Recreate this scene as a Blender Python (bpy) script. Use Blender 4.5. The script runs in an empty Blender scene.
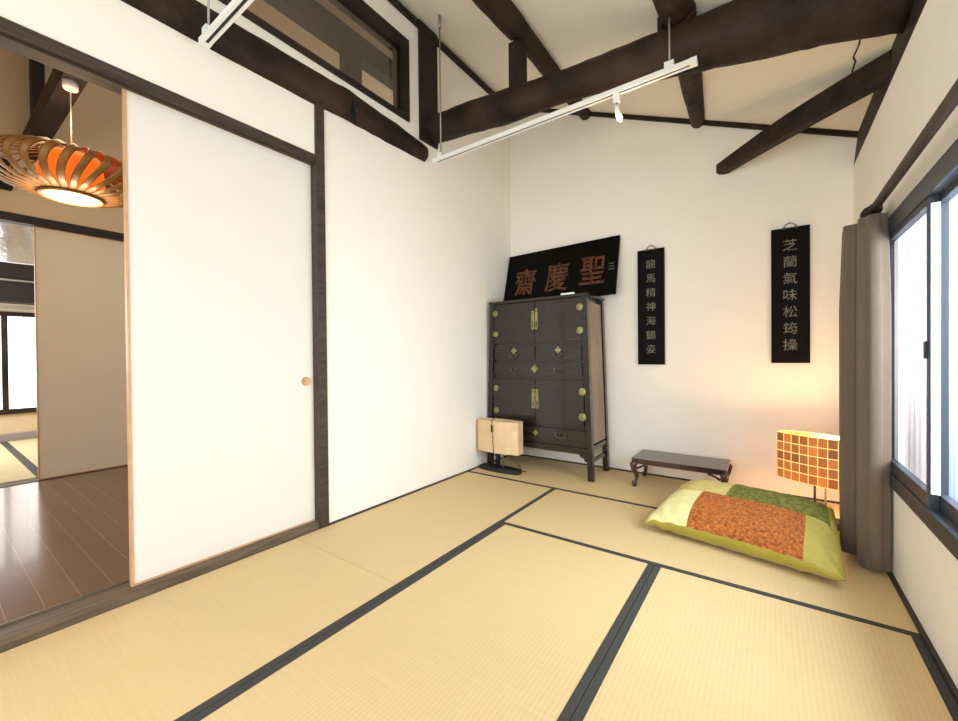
import bpy, bmesh, math, random
from mathutils import Vector, Matrix
random.seed(7)
PI = math.pi
SC = bpy.context.scene
COL = SC.collection

# ------------------------------------------------------------------ camera
cam_d = bpy.data.cameras.new('camera')
cam = bpy.data.objects.new('camera', cam_d)
COL.objects.link(cam)
cam_d.sensor_fit = 'HORIZONTAL'
cam_d.sensor_width = 36.0
cam_d.lens = 405.55 / 958 * 36.0
cam_d.clip_start = 0.02
yaw, pitch, roll = 0.622584, -0.0085325, -0.0093255
fw = Vector((-math.sin(yaw) * math.cos(pitch), math.cos(yaw) * math.cos(pitch), math.sin(pitch)))
rt = Vector((math.cos(yaw), math.sin(yaw), 0))
up = rt.cross(fw)
r2 = rt * math.cos(roll) + up * math.sin(roll)
u2 = -rt * math.sin(roll) + up * math.cos(roll)
cam.matrix_world = Matrix(((r2.x, u2.x, -fw.x, 0), (r2.y, u2.y, -fw.y, 0), (r2.z, u2.z, -fw.z, 1.0), (0, 0, 0, 1)))
SC.camera = cam

# ------------------------------------------------------------------ world, light, exposure
w = bpy.data.worlds.new('world'); SC.world = w; w.use_nodes = True
bg = w.node_tree.nodes['Background']
bg.inputs[0].default_value = (0.86, 0.93, 1.0, 1); bg.inputs[1].default_value = 1.5
vs = SC.view_settings
vs.view_transform = 'Standard'; vs.look = 'None'; vs.gamma = 1.0; vs.use_curve_mapping = False
vs.exposure = 0.42

def area(name, loc, direction, sx, sy, power, color):
    d = bpy.data.lights.new(name, 'AREA'); d.shape = 'RECTANGLE'; d.size = sx; d.size_y = sy
    d.energy = power; d.color = color
    o = bpy.data.objects.new(name, d); COL.objects.link(o)
    o.location = loc; o.rotation_euler = Vector(direction).to_track_quat('-Z', 'Y').to_euler()
    return o
def point(name, loc, power, color, r=0.03):
    d = bpy.data.lights.new(name, 'POINT'); d.energy = power; d.color = color; d.shadow_soft_size = r
    o = bpy.data.objects.new(name, d); COL.objects.link(o); o.location = loc
    return o
area('daylight_right_window', (1.0, 2.0, 1.15), (-1, 0.05, -0.35), 1.4, 1.2, 104, (0.93, 0.96, 1.0))
area('rear_fill', (-0.8, -1.15, 1.1), (0.0, 1, -0.1), 2.4, 1.6, 25, (0.95, 0.97, 1.0))  # added fill behind the camera, standing in for assumed unseen windows
area('far_room_fill', (-6.6, -0.6, 1.5), (0.2, 1, -0.2), 1.2, 1.2, 60, (0.95, 0.97, 1.0))  # added fill inside the far room, brightens its mats and duct

# ------------------------------------------------------------------ materials
def lin(c):
    return tuple((v / 12.92 if v <= 0.04045 else ((v + 0.055) / 1.055) ** 2.4) for v in (x / 255 for x in c))
def mat(name, rgb, rough=0.6, metal=0.0, var=0.0, scale=8.0, bump=0.0, bscale=60.0, stretch=(1, 1, 1), rgb2=None,
        emit=None, estr=0.0, spec=0.5, coat=0.0, sheen=0.0):
    m = bpy.data.materials.new(name); m.use_nodes = True
    nt = m.node_tree; b = nt.nodes['Principled BSDF']
    c = lin(rgb) + (1,)
    b.inputs['Base Color'].default_value = c
    b.inputs['Roughness'].default_value = rough
    b.inputs['Metallic'].default_value = metal
    b.inputs['Specular IOR Level'].default_value = spec
    if coat: b.inputs['Coat Weight'].default_value = coat; b.inputs['Coat Roughness'].default_value = 0.08
    if sheen: b.inputs['Sheen Weight'].default_value = sheen
    tc = nt.nodes.new('ShaderNodeTexCoord'); mp = nt.nodes.new('ShaderNodeMapping')
    mp.inputs['Scale'].default_value = stretch
    nt.links.new(tc.outputs['Object'], mp.inputs[0])
    if var or rgb2:
        n = nt.nodes.new('ShaderNodeTexNoise'); n.inputs['Scale'].default_value = scale; n.inputs['Detail'].default_value = 6
        nt.links.new(mp.outputs[0], n.inputs[0])
        r = nt.nodes.new('ShaderNodeValToRGB')
        c2 = (lin(rgb2) + (1,)) if rgb2 else tuple(v * (1 - var) for v in c[:3]) + (1,)
        r.color_ramp.elements[0].position = 0.35; r.color_ramp.elements[1].position = 0.65
        r.color_ramp.elements[0].color = c2; r.color_ramp.elements[1].color = c
        nt.links.new(n.outputs[0], r.inputs[0]); nt.links.new(r.outputs[0], b.inputs['Base Color'])
    if bump:
        n2 = nt.nodes.new('ShaderNodeTexNoise'); n2.inputs['Scale'].default_value = bscale; n2.inputs['Detail'].default_value = 4
        nt.links.new(mp.outputs[0], n2.inputs[0])
        bp = nt.nodes.new('ShaderNodeBump'); bp.inputs['Strength'].default_value = min(bump, 1); bp.inputs['Distance'].default_value = 0.004 * max(1, bump)
        nt.links.new(n2.outputs[0], bp.inputs['Height']); nt.links.new(bp.outputs[0], b.inputs['Normal'])
    if emit:
        b.inputs['Emission Color'].default_value = lin(emit) + (1,); b.inputs['Emission Strength'].default_value = estr
    return m

def cloth(name, rgb):
    m = bpy.data.materials.new(name); m.use_nodes = True; nt = m.node_tree; nt.nodes.clear()
    out = nt.nodes.new('ShaderNodeOutputMaterial'); mx = nt.nodes.new('ShaderNodeMixShader'); mx.inputs[0].default_value = .6
    a = nt.nodes.new('ShaderNodeBsdfDiffuse'); b = nt.nodes.new('ShaderNodeBsdfTranslucent')
    for q in (a, b): q.inputs[0].default_value = lin(rgb) + (1,)
    nt.links.new(a.outputs[0], mx.inputs[1]); nt.links.new(b.outputs[0], mx.inputs[2]); nt.links.new(mx.outputs[0], out.inputs[0])
    return m
M = {}
M['plaster'] = mat('plaster', (242, 235, 222), 0.85, var=0.02, scale=3, bump=0.1, bscale=120)
M['ceil'] = mat('ceiling_plaster', (234, 226, 208), 0.9, var=0.02, scale=2, bump=0.1, bscale=100)
M['plaster2'] = mat('hall_plaster', (214, 192, 160), 0.9, var=0.03, scale=2)
M['wood'] = mat('dark_timber', (54, 42, 34), 0.6, rgb2=(34, 25, 20), scale=4, bump=0.5, bscale=12, stretch=(1, 1, 1), spec=0.2)
M['wood_y'] = mat('dark_sawn_timber_y', (74, 60, 51), 0.55, rgb2=(54, 43, 36), scale=9, stretch=(8, 0.5, 8), bump=0.15, bscale=30, spec=0.35)
M['sill'] = mat('worn_sill_wood', (118, 98, 78), 0.5, rgb2=(88, 72, 58), scale=9, stretch=(8, 0.5, 8), bump=0.15, bscale=30, spec=0.35)
M['log'] = mat('dark_log', (58, 41, 29), 0.6, rgb2=(26, 18, 12), scale=4.0, stretch=(1, 1, 1), bump=2.5, bscale=14, spec=0.2)
M['black_wood'] = mat('blackened_timber', (24, 20, 18), 0.6, bump=0.3, bscale=20)
M['heri'] = mat('tatami_border_cloth', (62, 60, 56), 0.9, bump=0.3, bscale=500)
M['tan_edge'] = mat('fusuma_wood_edge', (205, 160, 118), 0.5, var=0.15, scale=14)
M['paper'] = mat('fusuma_paper', (228, 221, 209), 0.8, var=0.015, scale=5, bump=0.05, bscale=200)
M['paper2'] = mat('old_fusuma_paper', (226, 212, 188), 0.8, var=0.03, scale=3)
M['lacquer'] = mat('dark_lacquer', (42, 34, 31), 0.22, rgb2=(34, 27, 24), scale=3, stretch=(1, 1, 6), spec=0.4, coat=0.35)
M['lacquer_side'] = mat('brown_lacquer', (140, 116, 84), 0.35, rgb2=(112, 90, 64), scale=5, stretch=(4, 4, .6), coat=0.2)
M['brass'] = mat('aged_brass', (158, 152, 104), 0.38, metal=0.75, var=0.35, scale=40)
M['brass_dark'] = mat('dull_iron_brass', (92, 86, 66), 0.45, metal=0.7)
M['plaque'] = mat('black_plaque', (15, 12, 8), 0.5, spec=0.06)
M['plaque_edge'] = mat('plaque_edge', (70, 46, 30), 0.5)
M['ink'] = mat('grey_gold_characters', (122, 116, 94), 0.5, rgb2=(80, 76, 60), scale=30)
M['ink_brown'] = mat('brown_gold_characters', (112, 66, 36), 0.35, rgb2=(62, 36, 22), scale=18, bump=0.8, bscale=60, metal=0.2)
M['white_metal'] = mat('white_metal', (232, 230, 222), 0.35)
M['grey_metal'] = mat('grey_metal', (150, 148, 140), 0.35, metal=0.6)
M['dark_metal'] = mat('dark_metal', (40, 38, 36), 0.4, metal=0.5)
M['alu'] = mat('charcoal_aluminium', (62, 66, 72), 0.4, metal=0.35)
M['curtain'] = mat('taupe_curtain', (108, 90, 72), 0.85, var=0.06, scale=20, bump=0.2, bscale=400, sheen=0.2)
M['table'] = mat('red_brown_table', (72, 38, 28), 0.25, rgb2=(48, 24, 20), scale=6, stretch=(.6, 6, 6), coat=0.4)
M['cush_yel'] = mat('mustard_satin', (164, 150, 42), 0.45, var=0.12, scale=10, bump=0.5, bscale=40, sheen=0.3)
M['cush_cream'] = mat('cream_crinkle', (238, 226, 160), 0.7, var=0.1, scale=30, bump=1.5, bscale=55, stretch=(1, 3, 1))
M['cush_tan'] = mat('pale_gold_crinkle', (206, 188, 110), 0.6, var=0.1, scale=20, bump=1.0, bscale=50)
M['cush_brown'] = mat('rust_shaggy', (206, 120, 48), 0.8, rgb2=(134, 66, 22), scale=85, bump=3.0, bscale=90)
M['cush_green'] = mat('green_shaggy', (132, 130, 52), 0.8, rgb2=(88, 92, 30), scale=50, bump=3.0, bscale=80)
M['cush_lime'] = mat('lime_gold_crinkle', (180, 166, 74), 0.6, var=0.12, scale=30, bump=1.2, bscale=60)
M['rust_silk'] = mat('rust_silk', (178, 100, 38), 0.5, var=0.15, scale=8, sheen=0.3)
M['black_plastic'] = mat('black_plastic', (26, 24, 24), 0.4)
M['duct'] = mat('silver_foil_duct', (205, 205, 205), 0.42, metal=0.6, bump=3.0, bscale=25)
M['rattan'] = mat('bent_wood_strip', (152, 108, 50), 0.5, var=0.2, scale=12)
M['orange_shade'] = mat('orange_lamp_paper', (226, 96, 26), 0.7, emit=(255, 92, 14), estr=0.9, var=0.2, scale=20)
M['diffuser'] = mat('lamp_diffuser', (255, 240, 200), 0.6, emit=(255, 226, 168), estr=2.6)
M['bulb'] = mat('lit_bulb', (255, 245, 220), 0.3, emit=(255, 224, 150), estr=14)
M['batten'] = mat('dark_batten', (48, 42, 36), 0.6)
M['outside'] = mat('pale_render', (190, 200, 208), 0.8, var=0.03, scale=2)
M['sheer'] = cloth('pale_pink_sheer', (226, 214, 210))
M['lavender'] = cloth('pale_lavender_cloth', (196, 200, 222))
M['bright_pane'] = mat('daylit_frosted_pane', (250, 244, 244), 0.6, emit=(255, 246, 244), estr=1.9)
M['tatami_olive'] = mat('old_tatami', (196, 182, 138), 0.8, var=0.08, scale=6)
M['white_card'] = mat('white_card', (246, 244, 238), 0.6)

def tatami_mat_material(name, along_x):
    m = mat(name, (208, 184, 132), 0.62, spec=0.3)
    nt = m.node_tree; b = nt.nodes['Principled BSDF']
    tc = nt.nodes.new('ShaderNodeTexCoord'); mp = nt.nodes.new('ShaderNodeMapping')
    nt.links.new(tc.outputs['Object'], mp.inputs[0])
    # rush runs across the mat; ribs (warp lines) run along its length
    wv = nt.nodes.new('ShaderNodeTexWave'); wv.wave_type = 'BANDS'; wv.bands_direction = 'Y' if along_x else 'X'
    wv.inputs['Scale'].default_value = 20; wv.inputs['Distortion'].default_value = 0.25; wv.inputs['Detail'].default_value = 1
    nt.links.new(mp.outputs[0], wv.inputs[0])
    nz = nt.nodes.new('ShaderNodeTexNoise'); nz.inputs['Scale'].default_value = 5; nz.inputs['Detail'].default_value = 5
    mp2 = nt.nodes.new('ShaderNodeMapping'); mp2.inputs['Scale'].default_value = (30, 1, 1) if along_x else (1, 30, 1)
    nt.links.new(tc.outputs['Object'], mp2.inputs[0]); nt.links.new(mp2.outputs[0], nz.inputs[0])
    mx = nt.nodes.new('ShaderNodeMix'); mx.data_type = 'RGBA'
    mx.inputs[6].default_value = lin((224, 198, 148)) + (1,); mx.inputs[7].default_value = lin((208, 178, 126)) + (1,)
    ad = nt.nodes.new('ShaderNodeMath'); ad.operation = 'MULTIPLY_ADD'; ad.inputs[1].default_value = 0.22; ad.inputs[2].default_value = 0.0
    nt.links.new(wv.outputs[1], ad.inputs[0])
    ad2 = nt.nodes.new('ShaderNodeMath'); ad2.operation = 'MULTIPLY_ADD'; ad2.inputs[1].default_value = 0.7
    nt.links.new(nz.outputs[0], ad2.inputs[0]); nt.links.new(ad.outputs[0], ad2.inputs[2])
    nt.links.new(ad2.outputs[0], mx.inputs[0]); nt.links.new(mx.outputs[2], b.inputs['Base Color'])
    bp = nt.nodes.new('ShaderNodeBump'); bp.inputs['Strength'].default_value = 0.25; bp.inputs['Distance'].default_value = 0.001
    nt.links.new(wv.outputs[1], bp.inputs['Height']); nt.links.new(bp.outputs[0], b.inputs['Normal'])
    return m
M['tatami_y'] = tatami_mat_material('tatami_rush_lengthwise', False)
M['tatami_x'] = tatami_mat_material('tatami_rush_crosswise', True)

def floorboard_material():
    m = mat('brown_floorboards', (104, 72, 50), 0.24, spec=0.6, coat=0.3)
    nt = m.node_tree; b = nt.nodes['Principled BSDF']
    tc = nt.nodes.new('ShaderNodeTexCoord')
    br = nt.nodes.new('ShaderNodeTexBrick')
    br.inputs['Scale'].default_value = 1.0; br.inputs['Brick Width'].default_value = 3.64; br.inputs['Row Height'].default_value = 0.1015
    br.inputs['Mortar Size'].default_value = 0.0014; br.offset = 0.5
    br.inputs['Color1'].default_value = lin((112, 78, 54)) + (1,); br.inputs['Color2'].default_value = lin((100, 70, 48)) + (1,)
    br.inputs['Mortar'].default_value = lin((150, 118, 86)) + (1,)
    mp = nt.nodes.new('ShaderNodeMapping'); mp.inputs['Location'].default_value = (0.0, 0.015, 0)
    nt.links.new(tc.outputs['Object'], mp.inputs[0]); nt.links.new(mp.outputs[0], br.inputs[0])
    nt.links.new(br.outputs[0], b.inputs['Base Color'])
    return m
M['boards'] = floorboard_material()

def glass_material(name, tint, refl=0.08):
    m = bpy.data.materials.new(name); m.use_nodes = True; nt = m.node_tree; nt.nodes.clear()
    out = nt.nodes.new('ShaderNodeOutputMaterial'); mx = nt.nodes.new('ShaderNodeMixShader')
    tr = nt.nodes.new('ShaderNodeBsdfTransparent'); tr.inputs[0].default_value = lin(tint) + (1,)
    gl = nt.nodes.new('ShaderNodeBsdfGlossy'); gl.inputs['Roughness'].default_value = 0.02
    mx.inputs[0].default_value = refl
    nt.links.new(tr.outputs[0], mx.inputs[1]); nt.links.new(gl.outputs[0], mx.inputs[2])
    nt.links.new(mx.outputs[0], out.inputs[0])
    return m
M['glass'] = glass_material('window_glass', (240, 246, 250))
M['glass_smoky'] = glass_material('smoky_glass', (236, 230, 220), .12)

def shade_material(name, c1, c2, line, emit, estr, line_emit, nu, nv):
    """checkered shell / washi shade with pale seams; uses UV"""
    m = bpy.data.materials.new(name); m.use_nodes = True; nt = m.node_tree; b = nt.nodes['Principled BSDF']
    tc = nt.nodes.new('ShaderNodeTexCoord'); mp = nt.nodes.new('ShaderNodeMapping'); mp.inputs['Scale'].default_value = (nu, nv, 1)
    nt.links.new(tc.outputs['UV'], mp.inputs[0])
    br = nt.nodes.new('ShaderNodeTexBrick'); br.offset = 0.0; br.inputs['Scale'].default_value = 1
    br.inputs['Brick Width'].default_value = 1; br.inputs['Row Height'].default_value = 1; br.inputs['Mortar Size'].default_value = 0.032
    br.inputs['Color1'].default_value = lin(c1) + (1,); br.inputs['Color2'].default_value = lin(c2) + (1,); br.inputs['Mortar'].default_value = lin(line) + (1,)
    nt.links.new(mp.outputs[0], br.inputs[0]); nt.links.new(br.outputs[0], b.inputs['Base Color'])
    b.inputs['Roughness'].default_value = 0.4
    if estr:
        nt.links.new(br.outputs[0], b.inputs['Emission Color'])
        ma = nt.nodes.new('ShaderNodeMath'); ma.operation = 'MULTIPLY_ADD'; ma.inputs[1].default_value = line_emit; ma.inputs[2].default_value = estr
        nt.links.new(br.outputs[1], ma.inputs[0]); nt.links.new(ma.outputs[0], b.inputs['Emission Strength'])
        tb_ = nt.nodes.new('ShaderNodeBsdfTranslucent'); nt.links.new(br.outputs[0], tb_.inputs[0])
        ms = nt.nodes.new('ShaderNodeMixShader'); ms.inputs[0].default_value = .16
        nt.links.new(b.outputs[0], ms.inputs[1]); nt.links.new(tb_.outputs[0], ms.inputs[2])
        nt.links.new(ms.outputs[0], nt.nodes['Material Output'].inputs[0])
    return m
M['shell_lit'] = shade_material('lit_shell_squares', (196, 132, 66), (146, 94, 44), (255, 210, 134), True, 0.24, 0.9, 9, 5)
M['shell_off'] = shade_material('unlit_washi_squares', (222, 192, 150), (214, 182, 138), (214, 184, 142), True, 0.0, 0, 7, 4)

# ------------------------------------------------------------------ helpers
class MB:
    def __init__(s): s.bm = bmesh.new()
    def box(s, x0, x1, y0, y1, z0, z1, mi=0):
        v = [s.bm.verts.new(p) for p in ((x0,y0,z0),(x1,y0,z0),(x1,y1,z0),(x0,y1,z0),(x0,y0,z1),(x1,y0,z1),(x1,y1,z1),(x0,y1,z1))]
        for f in ((0,3,2,1),(4,5,6,7),(0,1,5,4),(1,2,6,5),(2,3,7,6),(3,0,4,7)):
            fa = s.bm.faces.new([v[i] for i in f]); fa.material_index = mi
        return s
    def hexa(s, b, t, mi=0):
        v = [s.bm.verts.new(p) for p in list(b) + list(t)]
        n = len(b)
        f = [s.bm.faces.new(v[:n][::-1]), s.bm.faces.new(v[n:])]
        for i in range(n): f.append(s.bm.faces.new([v[i], v[(i+1)%n], v[n+(i+1)%n], v[n+i]]))
        for q in f: q.material_index = mi
        return s
    def prism(s, pts, axis, a, b, mi=0):
        """pts 2D polygon, extruded along axis from a to b"""
        def P(p, t):
            return {'x': (t, p[0], p[1]), 'y': (p[0], t, p[1]), 'z': (p[0], p[1], t)}[axis]
        return s.hexa([P(p, a) for p in pts], [P(p, b) for p in pts], mi)
    def tube(s, pts, rad, n=10, cap=True, mi=0, squash=None):
        """pts list of points, rad float or list; squash=(rx,rz factors) in local frame"""
        pts = [Vector(p) for p in pts]
        if not isinstance(rad, (list, tuple)): rad = [rad] * len(pts)
        rings = []
        prev = None
        for i, p in enumerate(pts):
            if i == 0: t = pts[1] - p
            elif i == len(pts) - 1: t = p - pts[i-1]
            else: t = pts[i+1] - pts[i-1]
            t.normalize()
            ref = Vector((0, 0, 1)) if abs(t.z) < 0.9 else Vector((1, 0, 0))
            if prev is not None and (prev - t * prev.dot(t)).length > .2:
                u = (prev - t * prev.dot(t)).normalized()
            else:
                u = ref.cross(t).normalized()
            prev = u
            v = t.cross(u).normalized()
            a, b = squash if squash else (1, 1)
            rings.append([s.bm.verts.new(p + (u * math.cos(2*PI*k/n) * a + v * math.sin(2*PI*k/n) * b) * rad[i]) for k in range(n)])
        for i in range(len(rings) - 1):
            for k in range(n):
                f = s.bm.faces.new([rings[i][k], rings[i][(k+1)%n], rings[i+1][(k+1)%n], rings[i+1][k]]); f.smooth = True; f.material_index = mi
        if cap:
            f = s.bm.faces.new(rings[0][::-1]); f.material_index = mi
            f = s.bm.faces.new(rings[-1]); f.material_index = mi
        return s
    def lathe(s, prof, n=32, center=(0, 0, 0), mi=0, sx=1, sy=1):
        c = Vector(center); rings = []
        for r, z in prof:
            rings.append([s.bm.verts.new(c + Vector((r*sx*math.cos(2*PI*k/n), r*sy*math.sin(2*PI*k/n), z))) for k in range(n)])
        for i in range(len(rings)-1):
            for k in range(n):
                f = s.bm.faces.new([rings[i][k], rings[i][(k+1)%n], rings[i+1][(k+1)%n], rings[i+1][k]]); f.smooth = True; f.material_index = mi
        f = s.bm.faces.new(rings[0][::-1]); f.material_index = mi
        f = s.bm.faces.new(rings[-1]); f.material_index = mi
        return s
    def move(s, v):
        bmesh.ops.translate(s.bm, verts=s.bm.verts, vec=Vector(v)); return s
    def rot(s, ang, axis, cent=(0,0,0)):
        bmesh.ops.rotate(s.bm, verts=s.bm.verts, cent=cent, matrix=Matrix.Rotation(ang, 3, axis)); return s
    def bevel(s, w=0.004, seg=2):
        ed = [e for e in s.bm.edges if len(e.link_faces) == 2 and e.calc_face_angle(0) > 0.6]
        bmesh.ops.bevel(s.bm, geom=ed, offset=w, segments=seg, affect='EDGES', clamp_overlap=True)
        return s
    def build(s, name, mats, parent=None, origin=None, bevel=None, world=True):
        """geometry given in world coords; parent root's location subtracted"""
        if bevel: s.bevel(bevel)
        bmesh.ops.remove_doubles(s.bm, verts=s.bm.verts, dist=1e-6)
        bmesh.ops.recalc_face_normals(s.bm, faces=s.bm.faces)
        me = bpy.data.meshes.new(name)
        o = bpy.data.objects.new(name, me)
        if not isinstance(mats, (list, tuple)): mats = [mats]
        for q in mats: me.materials.append(q)
        if parent is not None:
            off = Vector((0, 0, 0))
            pp = parent
            while pp is not None: off += pp.location; pp = pp.parent
            if world: s.move(-off)
            o.parent = parent
        elif origin is not None:
            s.move(-Vector(origin)); o.location = origin
        s.bm.to_mesh(me); s.bm.free()
        COL.objects.link(o)
        return o
def root(name, label, cat, loc, group=None):
    o = bpy.data.objects.new(name, None); o.empty_display_size = 0.1; COL.objects.link(o)
    o.location = loc; o['label'] = label; o['category'] = cat
    if group: o['group'] = group
    return o
def tag(o, label, cat, group=None):
    o['label'] = label; o['category'] = cat
    if group: o['group'] = group
    return o
def struct(o, label=None):
    o['kind'] = 'structure'
    if label: o['label'] = label
    return o
def text(name, ch, size, m, parent, mw, extrude=0.002, offset=0.0):
    """text as a mesh; mw = world matrix of the glyph centre (text in local XY)"""
    cu = bpy.data.curves.new(name, 'FONT'); cu.body = ch; cu.size = size; cu.extrude = extrude; cu.offset = offset
    cu.align_x = 'CENTER'; cu.align_y = 'CENTER'; cu.resolution_u = 3
    tmp = bpy.data.objects.new('tmp', cu); COL.objects.link(tmp)
    dg = bpy.context.evaluated_depsgraph_get()
    me = bpy.data.meshes.new_from_object(tmp.evaluated_get(dg))
    bpy.data.objects.remove(tmp)
    xs = [v.co.x for v in me.vertices]; ys = [v.co.y for v in me.vertices]
    me.transform(Matrix.Translation((-(min(xs)+max(xs))/2, -(min(ys)+max(ys))/2, 0)))
    me.transform(mw)
    off = Vector((0, 0, 0)); pp = parent
    while pp is not None: off += pp.location; pp = pp.parent
    me.transform(Matrix.Translation(-off))
    me.materials.clear(); me.materials.append(m)
    o = bpy.data.objects.new(name, me); o.parent = parent; COL.objects.link(o)
    return o

XL, XR, YB = -2.162, 0.445, 3.592
YF = -1.2
XP = -4.82          # partition between the boarded hall and the far room
def zc(x): return 2.445 + 0.43 * (0.445 - x)

# ------------------------------------------------------------------ structure: main room
struct(MB().box(XL-.14, XR+.14, YF, YB+.14, -.2, -.055).build('floor', M['batten']), 'sub floor under the tatami mats')
b = MB()
b.box(-9.0, XR+.14, YB, YB+.14, -.06, 2.2)
b.prism([(XR+.14, 2.2), (XR+.14, zc(XR)+.02), (XL-.14, zc(XL-.14)+.05), (XL-.14, 2.2)], 'y', YB, YB+.14)
struct(b.build('wall_back', M['plaster']), 'white plaster wall behind the cabinet and the two hanging plaques')
b = MB()
x0, x1 = XL-.14, XL
b.box(x0, x1, 1.40, YB, -.06, 2.74)                 # solid part right of the slender post
b.box(x0, x1, YF, 1.40, 2.19, 2.74)                 # above the lintel
b.box(x0, x1, 2.15, YB, 2.74, zc(x1)+.02)
b.box(x0, x1, YF, 2.15, 3.33, zc(x1)+.02)
b.box(x0, x1, YF, 0.30, 2.74, 3.33)
struct(b.build('wall_left', M['plaster']), 'white plaster wall beside the sliding door')
WY0, WY1, WZ0, WZ1 = 1.30, 2.73, .41, 1.605
b = MB()
x0, x1 = XR, XR+.05
b.box(x0, x1, YF, YB, -.06, WZ0); b.box(x0, x1, YF, YB, WZ1, 2.22)
b.box(x0, x1, YF, WY0, WZ0, WZ1); b.box(x0, x1, WY1, YB, WZ0, WZ1)
struct(b.build('wall_right', M['plaster']), 'white plaster wall around the aluminium window')
struct(MB().prism([(XR+.2, zc(XR+.2)), (XL-.14, zc(XL-.14)), (XL-.14, zc(XL-.14)+.1), (XR+.2, zc(XR+.2)+.1)], 'y', YF, YB+.14).build('ceiling', M['ceil']), 'sloping plaster ceiling')

# trims
def trim(n, b, m, label): return struct(b.build('trim_%d' % n, m), label)
trim(1, MB().prism([(XR+.04, 2.2), (XR+.001, 2.222), (XR+.024, zc(XR)+.01), (XR+.06, zc(XR)+.01)], 'y', YF, YB), M['wood'], 'dark wall plate board where the window wall meets the ceiling')
trim(2, MB().prism([(XR+.02, zc(XR+.02)-.036), (XR+.02, zc(XR+.02)), (XL, zc(XL)), (XL, zc(XL)-.036)], 'y', YB-.02, YB), M['wood'], 'thin dark batten along the top of the back wall')
trim(3, MB().box(XL, XL+.025, YF, YB, zc(XL)-.075, zc(XL)-.03), M['wood'], 'thin dark batten along the top of the left wall')
b = MB(); b.box(XL-.04, XL+.008, YF, 1.385, 2.142, 2.192); b.box(XL-.14, XL-.05, YF, 1.385, 2.16, 2.192)
b.box(XL-.025, XL-.012, YF, 1.385, 2.135, 2.145)
trim(4, b, M['wood_y'], 'dark lintel over the sliding door')
b = MB(); b.box(XL-.14, XL, YF, 1.385, -.05, .032); b.box(XL-.055, XL-.002, YF, 1.385, .030, .037); b.box(XL-.138, XL-.118, YF, 1.385, .030, .037)
trim(5, b, M['sill'], 'dark grooved sill under the sliding door')
trim(6, MB().box(XL-.14, XL+.014, 1.382, 1.438, -.05, 2.52), M['wood_y'], 'slender dark post at the right edge of the sliding door')
trim(7, MB().box(XL, XL+.014, 1.438, YB, -.05, .008), M['batten'], 'thin dark batten at the foot of the left wall')
trim(8, MB().box(XL, XR, YB-.014, YB, -.05, .010), M['batten'], 'thin dark batten at the foot of the back wall')
trim(9, MB().box(XR-.014, XR, YF, YB, -.05, .012), M['batten'], 'thin dark batten at the foot of the window wall')
trim(10, MB().box(XL-.14, XL+.02, 2.257, 2.454, 2.66, zc(XL)-.0), M['wood'], 'dark upper post between the transom window and the back corner')

# transom window high in the left wall
tw = struct(MB().box(XL-.03, XL-.025, .345, 2.105, 2.765, 3.275).build('window_2', M['glass_smoky']), 'high interior transom window in the left wall')
b = MB(); fy0, fy1, fz0, fz1 = .30, 2.15, 2.735, 3.33
b.box(XL-.11, XL+.014, fy0, fy1, fz0, fz0+.038); b.box(XL-.11, XL+.014, fy0, fy1, fz1-.06, fz1)
b.box(XL-.11, XL+.014, fy1-.05, fy1, fz0+.038, fz1-.06); b.box(XL-.11, XL+.014, fy0, fy0+.05, fz0+.038, fz1-.06)
b.build('window_frame', M['wood'], tw)

# aluminium window in the right wall
win = struct(MB().box(XR+.004, XR+.007, 2.05, 2.66, .49, 1.53).build('window_1', M['glass']), 'two-pane sliding window with charcoal aluminium frame')
o = MB().box(XR+.030, XR+.033, WY0+.05, 2.03, .49, 1.53).build('pane', M['glass'], win)
b = MB(); a0, a1 = XR-.014, XR+.030
b.box(a0, a1, WY0, WY1, WZ1-.075, WZ1); b.box(a0, a1, WY0, WY1, WZ0, WZ0+.06)
b.box(a0, a1, WY1-.045, WY1, WZ0+.06, WZ1-.075); b.box(a0, a1, WY0, WY0+.05, WZ0+.06, WZ1-.075)
b.build('window_frame', M['alu'], win, bevel=.004)
def sash(y0, y1, xc, nw=.025):
    b = MB(); e0, e1 = xc-.012, xc+.012
    b.box(e0, e1, y0, y1, 1.505, 1.53); b.box(e0, e1, y0, y1, .47, .52)
    b.box(e0, e1, y0, y0+nw, .52, 1.505); b.box(e0, e1, y1-.018, y1, .52, 1.505)
    return b.build('sash', M['alu'], win)
sash(2.005, 2.685, XR+.004); sash(WY0+.045, 2.04, XR+.030)
MB().box(XR-.016, XR-.008, 2.012, 2.03, .98, 1.04).build('window_latch', M['dark_metal'], win)
b = MB(); b.box(XR-.004, XR+.018, 1.999, 2.0045, .522, 1.503); b.build('sunlit_edge_strip', M['white_metal'], win)  # white strip added on the stile to imitate its edge catching sun

# ------------------------------------------------------------------ structure: hall and far room beyond the sliding door
struct(MB().box(XP-.1, XL-.14, YF+.3, YB, -.1, .030).build('floor_hall', M['boards']), 'polished brown floorboards of the hall')
struct(MB().box(-8.0, XP-.1, YF+.3, YB, -.1, .028).build('floor_far', M['tatami_olive']), 'floor of the far room')
b = MB()
zr = zc(XL-.14) + .55
b.prism([(XL-.14, zc(XL-.14)), (XL-1.4, zc(XL-.14)+.55), (XL-1.4, zc(XL-.14)+.65), (XL-.14, zc(XL-.14)+.1)], 'y', YF+.3, YB)
b.prism([(XL-1.4, zr), (-8.0, 3.1), (-8.0, 3.2), (XL-1.4, zr+.1)], 'y', YF+.3, YB)
struct(b.build('ceiling_hall', M['plaster2']), 'beige ceiling over the hall')
b = MB(); b.box(XP-.1, XP, YF+.3, YB, 2.16, 4.1); b.box(XP-.1, XP, 1.9, YB, -.06, 2.16)
struct(b.build('wall_hall', M['plaster2']), 'beige partition wall of the hall')
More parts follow.
